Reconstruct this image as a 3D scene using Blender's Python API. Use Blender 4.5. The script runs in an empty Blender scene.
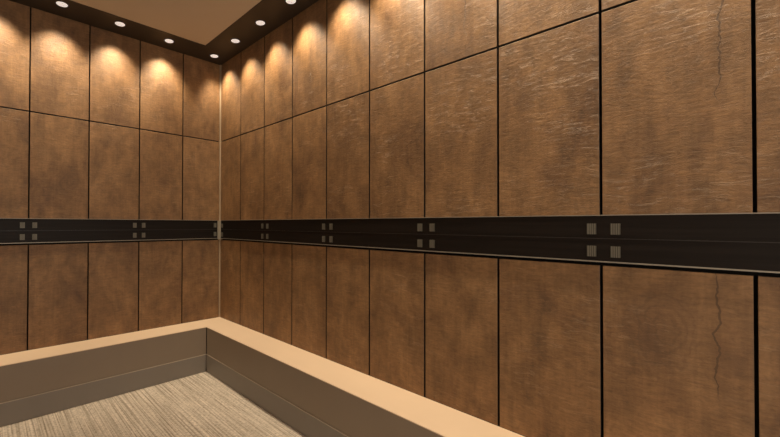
import bpy, bmesh, math
from mathutils import Vector, Matrix

S = bpy.context.scene
COL = S.collection

# ------------------------------------------------------------------ camera
F_PX, CX, CY = 376.72, 306.0, 220.83
EYE = (-1.5103, -2.8553, 1.1036)
cam_data = bpy.data.cameras.new('camera')
cam = bpy.data.objects.new('camera', cam_data)
COL.objects.link(cam)
cam_data.sensor_fit = 'HORIZONTAL'
cam_data.sensor_width = 36.0
cam_data.lens = F_PX / 780.0 * 36.0
cam_data.shift_x = -(CX - 390.0) / 780.0
cam_data.shift_y = (CY - 218.5) / 780.0
cam_data.clip_start = 0.02


def aim_camera(heading, pitch, roll):
    """heading turned from +Y towards +X, all in degrees"""
    a, p, r = (math.radians(v) for v in (heading, pitch, roll))
    fw = Vector((math.sin(a), math.cos(a), 0))
    rt = Vector((math.cos(a), -math.sin(a), 0))
    up = Vector((0, 0, 1))
    fw, up = math.cos(p) * fw + math.sin(p) * up, math.cos(p) * up - math.sin(p) * fw
    rt, up = math.cos(r) * rt + math.sin(r) * up, math.cos(r) * up - math.sin(r) * rt
    m = Matrix((rt, up, -fw)).transposed().to_4x4()
    m.translation = Vector(EYE)
    cam.matrix_world = m


aim_camera(40.726, 0.548, 0.145)
S.camera = cam

# ------------------------------------------------------------------ light, exposure
S.view_settings.view_transform = 'Standard'
S.view_settings.look = 'None'
S.view_settings.exposure = 0.0
S.view_settings.gamma = 1.0
S.view_settings.use_curve_mapping = False

LIGHT_COL = (1.0, 0.84, 0.61)
SPOT_POWER = 27.0            # each downlight
WORLD_COL, WORLD_POWER = (1.0, 0.90, 0.78), 1.85   # added ambient fill, enters by the opening behind the camera

w = bpy.data.worlds.new('added_ambient_fill')
S.world = w
w.use_nodes = True
w.node_tree.nodes['Background'].inputs['Color'].default_value = (*WORLD_COL, 1)
w.node_tree.nodes['Background'].inputs['Strength'].default_value = WORLD_POWER

# ------------------------------------------------------------------ dimensions (metres, corner of the cab at 0,0)
CEIL = 2.439
JOINT = 1.793
RAIL_T, RAIL_B = 1.137, 0.985
LEDGE = 0.3305
KICK = 0.1256
PR, PL = 0.3186, 0.3228           # panel pitch on the wall on the right / on the left
NR, NL = 11, 9                    # columns
LEN_R, LEN_L = 3.52, 2.91
GAP = 0.0070
PT = 0.018                        # panel thickness
LED_R, LED_B = 0.222, 0.216      # ledge widths
SOF_R, SOF_B = 0.252, 0.234       # soffit widths


# ------------------------------------------------------------------ helpers
def link(name, bm, mat, parent=None, kind=None, bevel=0.0, smooth=False):
    bmesh.ops.recalc_face_normals(bm, faces=bm.faces)
    me = bpy.data.meshes.new(name)
    bm.to_mesh(me)
    bm.free()
    if mat:
        me.materials.append(mat)
    if smooth:
        for p in me.polygons:
            p.use_smooth = True
    o = bpy.data.objects.new(name, me)
    COL.objects.link(o)
    if parent:
        o.parent = parent
    if kind:
        o['kind'] = kind
    if bevel:
        md = o.modifiers.new('edge', 'BEVEL')
        md.width = bevel
        md.segments = 2
        md.limit_method = 'ANGLE'
    return o


def box(bm, x0, x1, y0, y1, z0, z1):
    vs = [bm.verts.new((x, y, z)) for x in (x0, x1) for y in (y0, y1) for z in (z0, z1)]
    for q in ((0, 1, 3, 2), (4, 6, 7, 5), (0, 4, 5, 1), (2, 3, 7, 6), (0, 2, 6, 4), (1, 5, 7, 3)):
        bm.faces.new([vs[i] for i in q])


def bx(*a):
    bm = bmesh.new()
    box(bm, *a)
    return bm


def prism(pts, z0, z1):
    bm = bmesh.new()
    lo = [bm.verts.new((x, y, z0)) for x, y in pts]
    hi = [bm.verts.new((x, y, z1)) for x, y in pts]
    n = len(pts)
    bm.faces.new(lo[::-1])
    bm.faces.new(hi)
    for i in range(n):
        bm.faces.new((lo[i], lo[(i + 1) % n], hi[(i + 1) % n], hi[i]))
    return bm


def lathe(prof, n=40, cap=True):
    """prof: (r, z) from one end to the other"""
    bm = bmesh.new()
    rings = []
    for r, z in prof:
        rings.append([bm.verts.new((r * math.cos(2 * math.pi * k / n), r * math.sin(2 * math.pi * k / n), z)) for k in range(n)])
    for a, b in zip(rings, rings[1:]):
        for k in range(n):
            bm.faces.new((a[k], a[(k + 1) % n], b[(k + 1) % n], b[k]))
    if cap:
        bm.faces.new(rings[0])
        bm.faces.new(rings[-1])
    return bm


def empty(name, loc, label, cat, group=None, rz=0.0):
    o = bpy.data.objects.new(name, None)
    o.empty_display_size = 0.1
    COL.objects.link(o)
    o.location = loc
    o.rotation_euler = (0, 0, rz)
    tag(o, label, cat, group)
    return o


def tag(o, label, cat, group=None):
    o['label'] = label
    o['category'] = cat
    if group:
        o['group'] = group


# ------------------------------------------------------------------ materials
class NT:
    def __init__(self, name):
        self.m = bpy.data.materials.new(name)
        self.m.use_nodes = True
        self.t = self.m.node_tree
        self.b = self.t.nodes['Principled BSDF']

    def n(self, typ, **kw):
        nd = self.t.nodes.new(typ)
        for k, v in kw.items():
            if hasattr(nd, k):
                setattr(nd, k, v)
            else:
                nd.inputs[k].default_value = v
        return nd

    def l(self, a, b):
        self.t.links.new(a, b)

    def mapped(self, src, scale, loc=(0, 0, 0)):
        mp = self.n('ShaderNodeMapping')
        mp.inputs['Scale'].default_value = scale
        mp.inputs['Location'].default_value = loc
        self.l(src, mp.inputs['Vector'])
        return mp.outputs[0]

    def noise(self, vec, scale=1.0, detail=4.0, rough=0.55, dist=0.0):
        nd = self.n('ShaderNodeTexNoise')
        nd.inputs['Scale'].default_value = scale
        nd.inputs['Detail'].default_value = detail
        nd.inputs['Roughness'].default_value = rough
        nd.inputs['Distortion'].default_value = dist
        self.l(vec, nd.inputs['Vector'])
        return nd

    def ramp(self, fac, stops, interp='LINEAR'):
        nd = self.n('ShaderNodeValToRGB')
        cr = nd.color_ramp
        cr.interpolation = interp
        while len(cr.elements) > 1:
            cr.elements.remove(cr.elements[-1])
        for i, (p, c) in enumerate(stops):
            e = cr.elements[0] if i == 0 else cr.elements.new(p)
            e.position = p
            e.color = (*c, 1) if len(c) == 3 else c
        self.l(fac, nd.inputs[0])
        return nd.outputs[0]

    def mul(self, a, b, fac=1.0, typ='MULTIPLY'):
        nd = self.n('ShaderNodeMix', data_type='RGBA', blend_type=typ)
        nd.inputs[0].default_value = fac if not hasattr(fac, 'links') else 0
        if hasattr(fac, 'links'):
            self.l(fac, nd.inputs[0])
        for s, v in ((nd.inputs[6], a), (nd.inputs[7], b)):
            if hasattr(v, 'links'):
                self.l(v, s)
            else:
                s.default_value = (*v, 1)
        return nd.outputs[2]

    def math(self, op, a, b=None):
        nd = self.n('ShaderNodeMath', operation=op)
        for s, v in zip(nd.inputs, (a, b)):
            if v is None:
                continue
            if hasattr(v, 'links'):
                self.l(v, s)
            else:
                s.default_value = v
        return nd.outputs[0]

    def bump(self, h, strength, dist, prev=None):
        nd = self.n('ShaderNodeBump')
        nd.inputs['Strength'].default_value = strength
        nd.inputs['Distance'].default_value = dist
        self.l(h, nd.inputs['Height'])
        if prev:
            self.l(prev, nd.inputs['Normal'])
        return nd.outputs[0]

    def set(self, **kw):
        for k, v in kw.items():
            self.b.inputs[k.replace('_', ' ')].default_value = v


def plain(name, col, rough=0.5, metal=0.0, spec=0.5, var=0.12, scale=25.0, emit=None, bump=0.0):
    t = NT(name)
    tc = t.n('ShaderNodeTexCoord')
    no = t.noise(tc.outputs['Object'], scale, 4)
    c = t.ramp(no.outputs[0], [(0.25, tuple(v * (1 - var) for v in col)), (0.75, tuple(min(1, v * (1 + var)) for v in col))])
    t.l(c, t.b.inputs['Base Color'])
    t.set(Roughness=rough, Metallic=metal)
    t.b.inputs['Specular IOR Level'].default_value = spec
    if bump:
        n2 = t.noise(tc.outputs['Object'], scale * 12, 3)
        t.l(t.bump(n2.outputs[0], bump, 0.001), t.b.inputs['Normal'])
    if emit:
        t.b.inputs['Emission Color'].default_value = (*emit[0], 1)
        t.b.inputs['Emission Strength'].default_value = emit[1]
    return t.m


def wood_material():
    t = NT('rough_sawn_wood')
    tc = t.n('ShaderNodeTexCoord')
    oi = t.n('ShaderNodeObjectInfo')
    off = t.n('ShaderNodeVectorMath', operation='MULTIPLY_ADD')
    t.l(oi.outputs['Location'], off.inputs[0])
    off.inputs[1].default_value = (3.7, 4.3, 5.1)
    t.l(tc.outputs['Object'], off.inputs[2])
    P = off.outputs[0]
    base = (0.215, 0.118, 0.054)
    dark = (0.122, 0.064, 0.033)
    lite = (0.294, 0.166, 0.078)
    # broad cloudy figure, taller than wide
    big = t.noise(t.mapped(P, (5.5, 5.5, 3.2)), 1.0, 5, 0.62, 0.6)
    col = t.ramp(big.outputs[0], [(0.24, dark), (0.50, base), (0.78, lite)])
    # mottling
    mid = t.noise(t.mapped(P, (15, 15, 8)), 1.0, 5, 0.65, 0.4)
    col = t.mul(col, t.ramp(mid.outputs[0], [(0.3, (0.72, 0.72, 0.73)), (0.5, (1.0, 0.98, 0.95)), (0.7, (1.24, 1.21, 1.16))]), 0.95)
    # upright grain
    gr = t.noise(t.mapped(P, (85, 85, 3.0)), 1.0, 4, 0.6, 0.3)
    col = t.mul(col, t.ramp(gr.outputs[0], [(0.3, (0.86, 0.85, 0.84)), (0.7, (1.1, 1.1, 1.1))]), 0.75)
    # saw marks running across
    wob = t.noise(t.mapped(P, (4, 4, 4)), 1.0, 3, 0.5)
    sw = t.n('ShaderNodeVectorMath', operation='MULTIPLY_ADD')
    t.l(wob.outputs['Color'], sw.inputs[0])
    sw.inputs[1].default_value = (0.05, 0.05, 0.05)
    t.l(P, sw.inputs[2])
    saw = t.noise(t.mapped(sw.outputs[0], (22, 22, 150)), 1.0, 5, 0.7, 0.3)
    col = t.mul(col, t.ramp(saw.outputs[0], [(0.3, (0.74, 0.73, 0.72)), (0.5, (1, 1, 1)), (0.72, (1.22, 1.21, 1.19))]), 0.85)
    # raised fibres: sparse pale nicks lying nearly level
    fib = t.noise(t.mapped(sw.outputs[0], (11, 11, 62), (3, 7, 1)), 1.0, 6, 0.72, 1.4)
    patch = t.noise(t.mapped(P, (3.2, 3.2, 3.2), (5, 1, 9)), 1.0, 2, 0.5)
    fmask = t.math('MULTIPLY', t.ramp(fib.outputs[0], [(0.57, (0, 0, 0)), (0.63, (1, 1, 1))]),
                   t.ramp(patch.outputs[0], [(0.38, (0, 0, 0)), (0.6, (1, 1, 1))]))
    col = t.mul(col, (0.40, 0.245, 0.125), t.math('MULTIPLY', fmask, 0.26), 'MIX')
    # fine curls torn up by the saw
    cur = t.noise(t.mapped(P, (38, 38, 78), (6, 6, 2)), 1.0, 5, 0.72, 2.2)
    col = t.mul(col, t.ramp(cur.outputs[0], [(0.3, (0.66, 0.65, 0.64)), (0.47, (1, 1, 1)), (0.66, (1.26, 1.25, 1.22))]), 0.55)
    cw = t.noise(t.mapped(P, (9, 9, 9), (2, 2, 2)), 1.0, 4, 0.6)
    cs = t.n('ShaderNodeVectorMath', operation='MULTIPLY_ADD')
    t.l(cw.outputs['Color'], cs.inputs[0])
    cs.inputs[1].default_value = (0.13, 0.13, 0.10)
    t.l(P, cs.inputs[2])
    # one wandering upright crack on the panels that have one: (x, z, half length) from the panel's own 'crack'
    at = t.n('ShaderNodeAttribute', attribute_type='OBJECT', attribute_name='crack')
    a3 = t.n('ShaderNodeSeparateXYZ')
    t.l(at.outputs['Vector'], a3.inputs[0])
    o3 = t.n('ShaderNodeSeparateXYZ')
    t.l(tc.outputs['Object'], o3.inputs[0])
    zz = t.n('ShaderNodeCombineXYZ')
    t.l(o3.outputs[2], zz.inputs[2])
    w1 = t.noise(t.mapped(P, (0.001, 0.001, 12)), 1.0, 3, 0.5)
    dx = t.math('SUBTRACT', t.math('SUBTRACT', o3.outputs[0], a3.outputs[0]), t.math('MULTIPLY', t.math('SUBTRACT', w1.outputs[0], 0.5), 0.065))
    adx = t.math('ABSOLUTE', dx)
    adz = t.math('ABSOLUTE', t.math('SUBTRACT', o3.outputs[2], a3.outputs[1]))
    inz = t.math('MAXIMUM', t.math('MULTIPLY', t.math('SUBTRACT', a3.outputs[2], adz), 10.0), 0.0)
    inz = t.math('MINIMUM', inz, 1.0)
    w2 = t.noise(t.mapped(P, (0.001, 0.001, 60), (0, 0, 3)), 1.0, 2, 0.5)
    wid = t.math('MULTIPLY', t.math('MULTIPLY', inz, w2.outputs[0]), 0.0046)
    crack = t.math('MULTIPLY', t.math('LESS_THAN', adx, wid), t.math('MINIMUM', t.math('MULTIPLY', inz, 4.0), 1.0))
    halo = t.math('MULTIPLY', t.math('MAXIMUM', t.math('SUBTRACT', 1.0, t.math('MULTIPLY', adx, 38.0)), 0.0), inz)
    col = t.mul(col, (0.115, 0.062, 0.030), t.math('MULTIPLY', halo, 0.38), 'MIX')
    col = t.mul(col, (0.060, 0.032, 0.016), t.math('MULTIPLY', crack, 0.62), 'MIX')
    # knots
    kn = t.n('ShaderNodeTexVoronoi', feature='F1')
    kn.inputs['Scale'].default_value = 1.0
    t.l(t.mapped(cs.outputs[0], (4.2, 4.2, 2.6), (1.3, 0.4, 0.2)), kn.inputs['Vector'])
    knot = t.ramp(kn.outputs['Distance'], [(0.0, (1, 1, 1)), (0.06, (0.55, 0.55, 0.55)), (0.19, (0, 0, 0))])
    col = t.mul(col, (0.125, 0.066, 0.032), t.math('MULTIPLY', knot, 0.72), 'MIX')
    # one larger swirling knot on the panels that have one: (x, z, radius) from the panel's own 'knot'
    kt = t.n('ShaderNodeAttribute', attribute_type='OBJECT', attribute_name='knot')
    k3 = t.n('ShaderNodeSeparateXYZ')
    t.l(kt.outputs['Vector'], k3.inputs[0])
    kw = t.noise(t.mapped(P, (10, 10, 7), (4, 9, 2)), 1.0, 4, 0.6)
    kx = t.math('MULTIPLY', t.math('SUBTRACT', o3.outputs[0], k3.outputs[0]), 1.8)
    kz = t.math('SUBTRACT', o3.outputs[2], k3.outputs[1])
    kd = t.math('SQRT', t.math('ADD', t.math('MULTIPLY', kx, kx), t.math('MULTIPLY', kz, kz)))
    kd = t.math('ADD', kd, t.math('MULTIPLY', t.math('SUBTRACT', kw.outputs[0], 0.5), 0.26))
    kr = t.math('MAXIMUM', k3.outputs[2], 0.0001)
    kq = t.math('DIVIDE', kd, kr)
    kin = t.math('MAXIMUM', t.math('SUBTRACT', 1.0, t.math('ABSOLUTE', kq)), 0.0)
    kring = t.math('POWER', t.math('ADD', t.math('MULTIPLY', t.math('SINE', t.math('MULTIPLY', kd, 150.0)), 0.5), 0.5), 3.0)
    kmask = t.math('MINIMUM', t.math('MULTIPLY', kin, 2.2), 1.0)
    col = t.mul(col, (0.155, 0.084, 0.041), t.math('MULTIPLY', kmask, 0.38), 'MIX')
    col = t.mul(col, (0.090, 0.048, 0.024), t.math('MULTIPLY', t.math('MULTIPLY', kring, kmask), 0.30), 'MIX')
    # every panel its own tone
    tone = t.ramp(oi.outputs['Random'], [(0.0, (0.91, 0.90, 0.89)), (1.0, (1.07, 1.07, 1.06))])
    col = t.mul(col, tone)
    t.l(col, t.b.inputs['Base Color'])
    h = t.math('ADD', t.math('MULTIPLY', saw.outputs[0], 0.55), t.math('MULTIPLY', gr.outputs[0], 0.25))
    h = t.math('ADD', h, t.math('MULTIPLY', fmask, 0.5))
    h = t.math('SUBTRACT', h, t.math('MULTIPLY', crack, 0.8))
    h = t.math('ADD', h, t.math('MULTIPLY', mid.outputs[0], 0.5))
    h = t.math('ADD', h, t.math('MULTIPLY', cur.outputs[0], 0.9))
    t.l(t.bump(h, 0.55, 0.0035), t.b.inputs['Normal'])
    t.set(Roughness=0.5)
    t.b.inputs['Specular IOR Level'].default_value = 0.4
    return t.m


def carpet_material():
    t = NT('ribbed_carpet')
    tc = t.n('ShaderNodeTexCoord')
    P = tc.outputs['Object']
    wob = t.noise(t.mapped(P, (6, 2.2, 1)), 1.0, 3)
    sw = t.n('ShaderNodeVectorMath', operation='MULTIPLY_ADD')
    t.l(wob.outputs['Color'], sw.inputs[0])
    sw.inputs[1].default_value = (0.005, 0.0, 0)
    t.l(P, sw.inputs[2])
    Q = sw.outputs[0]
    a = t.noise(t.mapped(Q, (165, 1.6, 1)), 1.0, 1, 0.5)
    b = t.noise(t.mapped(Q, (70, 2.2, 1), (4, 2, 0)), 1.0, 2, 0.5)
    c = t.noise(t.mapped(P, (60, 120, 1)), 1.0, 2, 0.6)
    d = t.noise(t.mapped(P, (10, 10, 1)), 1.0, 5, 0.65)
    col = t.ramp(a.outputs[0], [(0.32, (0.40, 0.335, 0.265)), (0.48, (0.60, 0.515, 0.425)), (0.68, (0.71, 0.615, 0.515))])
    col = t.mul(col, t.ramp(b.outputs[0], [(0.36, (0.78, 0.77, 0.75)), (0.54, (1.0, 1.0, 1.0)), (0.7, (1.08, 1.08, 1.07))]), 0.9)
    col = t.mul(col, t.ramp(c.outputs[0], [(0.32, (0.62, 0.61, 0.59)), (0.5, (1, 1, 1)), (0.7, (1.2, 1.2, 1.2))]), 0.9)
    col = t.mul(col, t.ramp(d.outputs[0], [(0.3, (0.88, 0.88, 0.88)), (0.7, (1.1, 1.1, 1.1))]), 0.8)
    t.l(col, t.b.inputs['Base Color'])
    h = t.math('ADD', a.outputs[0], t.math('MULTIPLY', c.outputs[0], 0.6))
    t.l(t.bump(h, 0.6, 0.004), t.b.inputs['Normal'])
    t.set(Roughness=0.95)
    t.b.inputs['Specular IOR Level'].default_value = 0.1
    return t.m


def rail_material():
    t = NT('dark_wenge')
    tc = t.n('ShaderNodeTexCoord')
    no = t.noise(t.mapped(tc.outputs['Object'], (3, 90, 90)), 1.0, 4)
    c = t.ramp(no.outputs[0], [(0.3, (0.0085, 0.0055, 0.004)), (0.7, (0.0145, 0.010, 0.0075))])
    t.l(c, t.b.inputs['Base Color'])
    t.set(Roughness=0.5)
    t.b.inputs['Specular IOR Level'].default_value = 0.16
    return t.m


def plate_material():
    t = NT('ribbed_nickel_insert')
    tc = t.n('ShaderNodeTexCoord')
    wv = t.n('ShaderNodeTexWave', wave_type='BANDS', bands_direction='X')
    wv.inputs['Scale'].default_value = 55.0
    t.l(tc.outputs['Object'], wv.inputs['Vector'])
    c = t.ramp(wv.outputs[0], [(0.15, (0.085, 0.075, 0.055)), (0.6, (0.205, 0.185, 0.145))])
    t.l(c, t.b.inputs['Base Color'])
    t.set(Roughness=0.5, Metallic=0.2)
    t.b.inputs['Specular IOR Level'].default_value = 0.3
    return t.m


M_WOOD = wood_material()
M_CARPET = carpet_material()
M_RAIL = rail_material()
M_BLACK = plain('black_substrate', (0.010, 0.008, 0.006), 0.8, spec=0.15)
M_SOFFIT = plain('dark_brown_soffit', (0.036, 0.026, 0.0185), 0.5, spec=0.35, scale=6)
M_CEIL = plain('beige_ceiling_paint', (0.52, 0.43, 0.32), 0.8, spec=0.2, var=0.02, scale=3)
M_PALE = plain('pale_bounce_wall', (0.62, 0.57, 0.50), 0.6, spec=0.3, var=0.03, scale=3)  # for the unseen walls, made pale to add neutral bounce light
M_LEDGE = plain('cream_laminate', (0.76, 0.575, 0.405), 0.45, spec=0.35, var=0.025, scale=4)
M_FRONT = plain('taupe_laminate', (0.262, 0.200, 0.143), 0.45, spec=0.4, var=0.03, scale=5)
M_KICK = plain('grey_kick_plate', (0.235, 0.200, 0.165), 0.45, spec=0.4, var=0.03, scale=5)
M_EDGE = plain('brushed_bronze_edge', (0.33, 0.29, 0.235), 0.5, metal=0.5, var=0.05)
M_KICK_LIT = plain('kick_lit_edge', (0.47, 0.39, 0.30), 0.5, var=0.05)  # paler than the kick plate: light caught on its lip, put into the colour
M_PLATE = plate_material()
M_BRACKET = plain('satin_bracket', (0.27, 0.23, 0.175), 0.5, metal=0.1, var=0.05)
M_CORNER = plain('pale_corner_bead', (0.36, 0.26, 0.165), 0.5, metal=0.0, var=0.05)
M_RING = plain('black_lamp_ring', (0.012, 0.010, 0.009), 0.5)
M_LENS = plain('lamp_lens', (0.62, 0.58, 0.54), 0.5, var=0.02, emit=((1.0, 0.90, 0.82), 0.62))
M_DIODE = plain('lamp_diode', (0.05, 0.035, 0.04), 0.5)

# ------------------------------------------------------------------ the room shell
link('floor', bx(-LEN_L, 0, -LEN_R, 0, -0.06, 0.0), M_CARPET, kind='structure')
link('wall_back', bx(-LEN_L - 0.12, 0.12, PT, 0.12, -0.06, CEIL + 0.08), M_BLACK, kind='structure')
link('wall_right', bx(PT, 0.12, -LEN_R - 0.12, PT, -0.06, CEIL + 0.08), M_BLACK, kind='structure')
link('wall_left', bx(-LEN_L - 0.12, -LEN_L, -LEN_R - 0.12, PT, -0.06, CEIL + 0.08), M_PALE, kind='structure')  # out of view, pale so that it bounces light
bm = bmesh.new()                                   # unseen camera side: wall with an opening added to let ambient light in
box(bm, -LEN_L, -2.45, -LEN_R - 0.12, -LEN_R, -0.06, CEIL + 0.08)
box(bm, -0.30, PT, -LEN_R - 0.12, -LEN_R, -0.06, CEIL + 0.08)
box(bm, -2.30, -0.30, -LEN_R - 0.12, -LEN_R, 2.2, CEIL + 0.08)
link('wall_front', bm, M_PALE, kind='structure')
link('ceiling', bx(-LEN_L, PT, -LEN_R, PT, CEIL + 0.003, CEIL + 0.08), M_CEIL, kind='structure')

# dark soffit ring under the ceiling's edge
bm = bmesh.new()
sx0, sx1, sy0, sy1 = -LEN_L, PT, -LEN_R, PT
box(bm, sx0, sx1, -SOF_B, sy1, CEIL, CEIL + 0.003)
box(bm, -SOF_R, sx1, sy0, -SOF_B, CEIL, CEIL + 0.003)
box(bm, sx0, sx0 + SOF_R, sy0, -SOF_B, CEIL, CEIL + 0.003)
box(bm, sx0 + SOF_R, -SOF_R, sy0, sy0 + SOF_B, CEIL, CEIL + 0.003)
o = link('trim_1', bm, M_SOFFIT, kind='structure')
o['label'] = 'dark brown soffit band around the beige ceiling'

# pale bead in the inside corner
o = link('trim_2', prism([(PT, PT), (-0.008, PT), (-0.008, -0.003), (-0.003, -0.008), (PT, -0.008)], LEDGE, CEIL), M_CORNER, kind='structure')
o['label'] = 'pale bead running up the inside corner'

# ------------------------------------------------------------------ wood panels
ORD = ['first', 'second', 'third', 'fourth', 'fifth', 'sixth', 'seventh', 'eighth', 'ninth', 'tenth', 'eleventh']
ROWS = (('upper', JOINT + GAP / 2, CEIL - 0.001), ('middle', RAIL_T - 0.006, JOINT - GAP / 2), ('lower', LEDGE + 0.001, RAIL_B - 0.011))
ROW_TXT = {'upper': 'top row', 'middle': 'middle row', 'lower': 'bottom row'}
SHIFT = {'left': 0.0015, 'right': 0.0073}


M_EDGEBAND = plain('black_edge_banding', (0.016, 0.012, 0.009), 0.7, spec=0.2)


def panel_mesh(name, width, h):
    return bx(-width / 2, width / 2, 0.0, PT, -h / 2, h / 2)


KNOTS = {('right', 'lower', 8): (-0.01, 0.13, 0.16), ('right', 'lower', 7): (0.10, 0.19, 0.05), ('right', 'middle', 7): (-0.06, 0.14, 0.06), ('right', 'middle', 8): (-0.06, -0.12, 0.09),
         ('right', 'middle', 6): (-0.04, 0.0, 0.07), ('right', 'upper', 3): (-0.01, -0.12, 0.11), ('left', 'upper', 2): (0.0, -0.2, 0.10), ('left', 'middle', 3): (0.03, -0.08, 0.13), ('right', 'middle', 4): (0.0, 0.1, 0.10)}
CRACKS = {('right', 'middle', 8): (0.100, 0.22, 0.26), ('right', 'lower', 8): (0.092, 0.16, 0.20), ('right', 'upper', 6): (0.03, -0.1, 0.16),
          ('left', 'middle', 4): (-0.08, -0.1, 0.2), ('right', 'upper', 3): (0.02, -0.05, 0.2)}


def panels(side, n, pitch, seen):
    for row, z0, z1 in ROWS:
        protos = {}
        for i in range(n):
            a0 = 0.010 if i == 0 else pitch * i + SHIFT[side] + GAP / 2
            a1 = pitch * (i + 1) + SHIFT[side] - GAP / 2
            wd = a1 - a0
            key = round(wd, 4)
            if key not in protos:
                o = link('wood_panel', panel_mesh('wood_panel', wd, z1 - z0), M_WOOD, bevel=0.0016)
                o.data.materials.append(M_EDGEBAND)
                for p in o.data.polygons:
                    p.material_index = 0 if p.normal.y < -0.5 else 1
                protos[key] = o
            else:
                o = protos[key].copy()
                COL.objects.link(o)
                o['crack'] = (0.0, 0.0, 0.0)
                o['knot'] = (0.0, 0.0, 0.0)
            m = (a0 + a1) / 2
            if side == 'left':
                o.location = (-m, 0.0, (z0 + z1) / 2)
                o.rotation_euler = (0, 0, 0)
            else:
                o.location = (0.0, -m, (z0 + z1) / 2)
                o.rotation_euler = (0, 0, -math.pi / 2)
            if (side, row, i) in KNOTS:
                o['knot'] = KNOTS[(side, row, i)]
            if (side, row, i) in CRACKS:
                o['crack'] = CRACKS[(side, row, i)]
            where = f'{ROW_TXT[row]}, wall on the {side}'
            if i < seen[row]:
                lab = f'{ORD[i]} brown wood panel from the corner, {where}'
            else:
                lab = f'brown wood panel beyond the frame, {where}'
            tag(o, lab, 'wall panel', f'wood panels in the {row} row of the wall on the {side}')


panels('left', NL, PL, {'upper': 5, 'middle': 5, 'lower': 5})
panels('right', NR, PR, {'upper': 9, 'middle': 10, 'lower': 10})


# ------------------------------------------------------------------ dark bumper rails
RT = 0.006    # how far the rail stands off the panels


def plate_bm(wd=0.025, h=0.035):
    bm = bmesh.new()
    box(bm, -wd / 2, wd / 2, -0.0012, 0.002, -h / 2, h / 2)
    for k in range(5):
        c = -wd / 2 + wd * (k + 0.5) / 5
        box(bm, c - wd * 0.062, c + wd * 0.062, -0.003, 0.0, -h / 2 + 0.001, h / 2 - 0.001)
    return bm


plate_proto = None


def rail(loc, rz, a0, a1, seams, label):
    """runs along local -X ('left') from a0 to a1; front faces local -Y"""
    global plate_proto
    t = empty('bumper_rail', loc, label, 'handrail', 'dark bumper rails', rz)
    s = -1 if rz == 0 else 1
    x0, x1 = sorted((s * a0, s * a1))
    mid = (RAIL_T + RAIL_B) / 2
    link('rail_board', bx(x0, x1, -RT, PT - 0.0005, RAIL_B + 0.004, RAIL_T - 0.003), M_RAIL, t, bevel=0.001)
    link('top_edge', bx(x0, x1, -RT - 0.002, -0.0002, RAIL_T - 0.003, RAIL_T), M_EDGE, t)['label'] = 'thin pale metal upper edge'
    link('bottom_edge', bx(x0, x1, -RT - 0.002, -0.0002, RAIL_B, RAIL_B + 0.004), M_EDGE, t)['label'] = 'thin pale metal lower edge'
    link('groove_highlight', bx(x0, x1, -RT - 0.0012, -RT + 0.001, mid - 0.001, mid + 0.001), M_GROOVE_HL, t)['label'] = 'fine line along the middle'  # lighter strip standing in for the highlight on a groove edge
    for c in seams:
        for dx in (-0.0305, 0.0305):
            for dz in (-0.0385, 0.0335):
                x = c + dx
                if x < a0 + 0.0135:
                    continue
                if plate_proto is None:
                    p = plate_proto = link('insert_plate', plate_bm(), M_PLATE)
                    p['label'] = 'small square ribbed metal plate'
                else:
                    p = plate_proto.copy()
                    COL.objects.link(p)
                p.parent = t
                p.location = (s * x, -RT, mid + dz - (0.003 if rz else 0.0))
    return t


M_GROOVE_HL = plain('groove_highlight_tone', (0.026, 0.020, 0.016), 0.4)  # groove highlight as a colour, lighter than the rail
rail((0, 0, 0), 0.0, 0.027, LEN_L, [0.018] + [PL * k + 0.0015 for k in (2, 4, 6, 8)],
     'dark brown bumper rail with square metal plates along the wall on the left')
rail((0, 0, 0), -math.pi / 2, 0.027, LEN_R, [0.018] + [PR * k + d for k, d in ((2, 0.030), (4, 0.022), (6, 0.018), (8, 0.014), (10, 0.014))],
     'dark brown bumper rail with square metal plates along the wall on the right')

t = link('corner_bracket', prism([(-0.0085, -0.0005), (-0.026, -0.0005), (-0.026, -0.010), (-0.010, -0.026), (-0.0005, -0.026), (-0.0005, -0.0085), (-0.0085, -0.0085)],
                                RAIL_B - 0.004, RAIL_T - 0.004), M_BRACKET, bevel=0.001)
tag(t, 'short metal corner bracket where the two dark rails meet', 'bracket')

# ------------------------------------------------------------------ the ledge around the foot of the walls
lt = empty('wall_ledge', (0, 0, 0), 'cream topped ledge with taupe front running along the foot of both wood walls', 'ledge')
TT = 0.004
link('ledge_top', prism([(0.0, 0.0), (-LEN_L, 0.0), (-LEN_L, -LED_B), (-LED_R, -LED_B), (-LED_R, -LEN_R), (0.0, -LEN_R)], LEDGE - TT, LEDGE), M_LEDGE, lt)['label'] = 'smooth cream top'
link('ledge_core', prism([(0.0, 0.0), (-LEN_L, 0.0), (-LEN_L, -LED_B + 0.014), (-LED_R + 0.014, -LED_B + 0.014), (-LED_R + 0.014, -LEN_R), (0.0, -LEN_R)], 0.0, LEDGE - TT - 0.0003), M_BLACK, lt)
SL = 0.0025
e = 0.001
link('front_panel', bx(-LEN_L, -LED_R - SL, -LED_B + e, -LED_B + 0.0138, KICK + 0.0025, LEDGE - TT - 0.0003), M_FRONT, lt)['label'] = 'taupe front below the wall on the left'
link('front_panel', bx(-LED_R + e, -LED_R + 0.0138, -LEN_R, -LED_B - SL, KICK + 0.0025, LEDGE - TT - 0.0003), M_FRONT, lt)['label'] = 'taupe front below the wall on the right'
KO = 0.003
link('kick_plate', bx(-LEN_L, -LED_R - SL - KO, -LED_B - KO, -LED_B + 0.0138, 0.0, KICK - 0.001), M_KICK, lt)['label'] = 'grey kick plate below the wall on the left'
link('kick_plate', bx(-LED_R - KO, -LED_R + 0.0138, -LEN_R, -LED_B - SL - KO, 0.0, KICK - 0.001), M_KICK, lt)['label'] = 'grey kick plate below the wall on the right'
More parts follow.
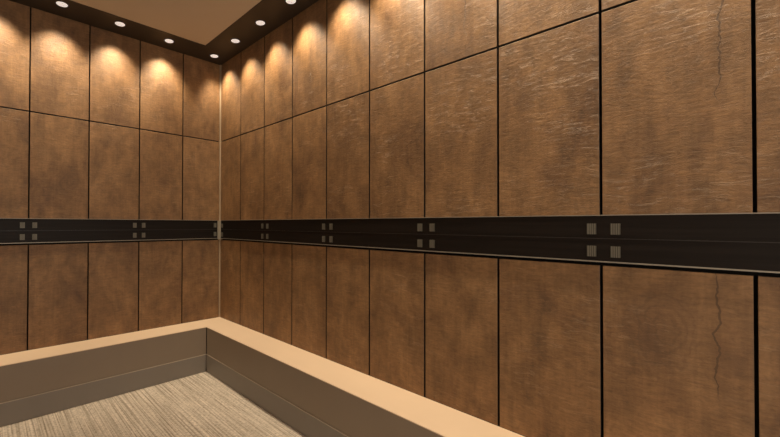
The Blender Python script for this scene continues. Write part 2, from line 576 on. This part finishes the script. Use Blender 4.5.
link('kick_lit_edge', bx(-LEN_L, -LED_R - KO, -LED_B - KO - 0.0005, -LED_B + 0.0138, KICK - 0.001, KICK + 0.0035), M_KICK_LIT, lt)['label'] = 'thin pale line above the grey kick plate'
link('kick_lit_edge', bx(-LED_R - KO - 0.0005, -LED_R + 0.0138, -LEN_R, -LED_B - KO - 0.0005, KICK - 0.001, KICK + 0.0035), M_KICK_LIT, lt)['label'] = 'thin pale line above the grey kick plate'


# ------------------------------------------------------------------ downlights
def spot_data(name, half, blend, power):
    L = bpy.data.lights.new(name, 'SPOT')
    L.energy = power
    L.color = LIGHT_COL
    L.spot_size = math.radians(2 * half)
    L.spot_blend = blend
    L.shadow_soft_size = 0.028
    return L


HALF, BLEND = 44.0, 1.0
L_SPOT = spot_data('lamp_beam', HALF, BLEND, SPOT_POWER)

lamp_parts = None


def downlight(x, y, label, group, tilt):
    """tilt: (towards +X, towards +Y) in degrees"""
    global lamp_parts
    t = empty('downlight', (x, y, CEIL), label, 'ceiling light', group)
    if lamp_parts is None:
        ring = link('trim_ring', lathe([(0.030, 0.0), (0.037, 0.0), (0.037, -0.0012), (0.0345, -0.0022), (0.031, -0.0018), (0.030, 0.0)], 40, False), M_RING, t, smooth=True)
        ring['label'] = 'thin black ring'
        lens = link('lens', lathe([(0.0300, 0.0), (0.0300, -0.0012), (0.027, -0.0022), (0.012, -0.003), (0.001, -0.0032)], 40), M_LENS, t, smooth=True)
        lens['label'] = 'glowing white lens'
        dots = []
        for k in range(3):
            a = 2 * math.pi * k / 3 + 0.5
            dp = link('diode', lathe([(0.0019, 0.0), (0.0019, -0.0040), (0.0012, -0.0043)], 14), M_DIODE, lens)
            dp.location = (0.011 * math.cos(a), 0.011 * math.sin(a), 0)
            dots.append(dp)
        lamp_parts = (ring, lens, dots)
    else:
        ring, lens, dots = lamp_parts
        r = ring.copy(); COL.objects.link(r); r.parent = t
        ln = lens.copy(); COL.objects.link(ln); ln.parent = t
        for d in dots:
            q = d.copy(); COL.objects.link(q); q.parent = ln
    lo = bpy.data.objects.new('beam', L_SPOT)
    COL.objects.link(lo)
    lo.parent = t
    lo.location = (0, 0, -0.016)
    d = Vector((math.tan(math.radians(tilt[0])), math.tan(math.radians(tilt[1])), -1.0))
    lo.rotation_euler = d.to_track_quat('-Z', 'Y').to_euler()
    return t


LX = -0.121
G = 'small round downlights in the dark soffit'
downlight(LX, -0.121, 'small round white downlight in the inside corner of the dark soffit', G, (16, -1))
for k in range(1, NL):
    x = (-0.485, -0.821, -1.151)[k - 1] if k < 4 else -(1.151 + 0.325 * (k - 3))
    y = (-0.130, -0.146, -0.159)[k - 1] if k < 4 else -0.159
    if x < -LEN_L + 0.15:
        break
    lab = (f'{ORD[k]} round white downlight from the corner, above the wall on the left' if k < 4
           else 'round white downlight above the wall on the left, beyond the frame')
    downlight(x, y, lab, G, (0, 18))
for k in range(1, NR):
    y = -0.123 - 0.325 * k
    if y < -LEN_R + 0.15:
        break
    lab = (f'{ORD[k]} round white downlight from the corner, above the wall on the right' if k < 4
           else 'round white downlight above the wall on the right, beyond the frame')
    downlight(LX, y, lab, G, (13, 0))
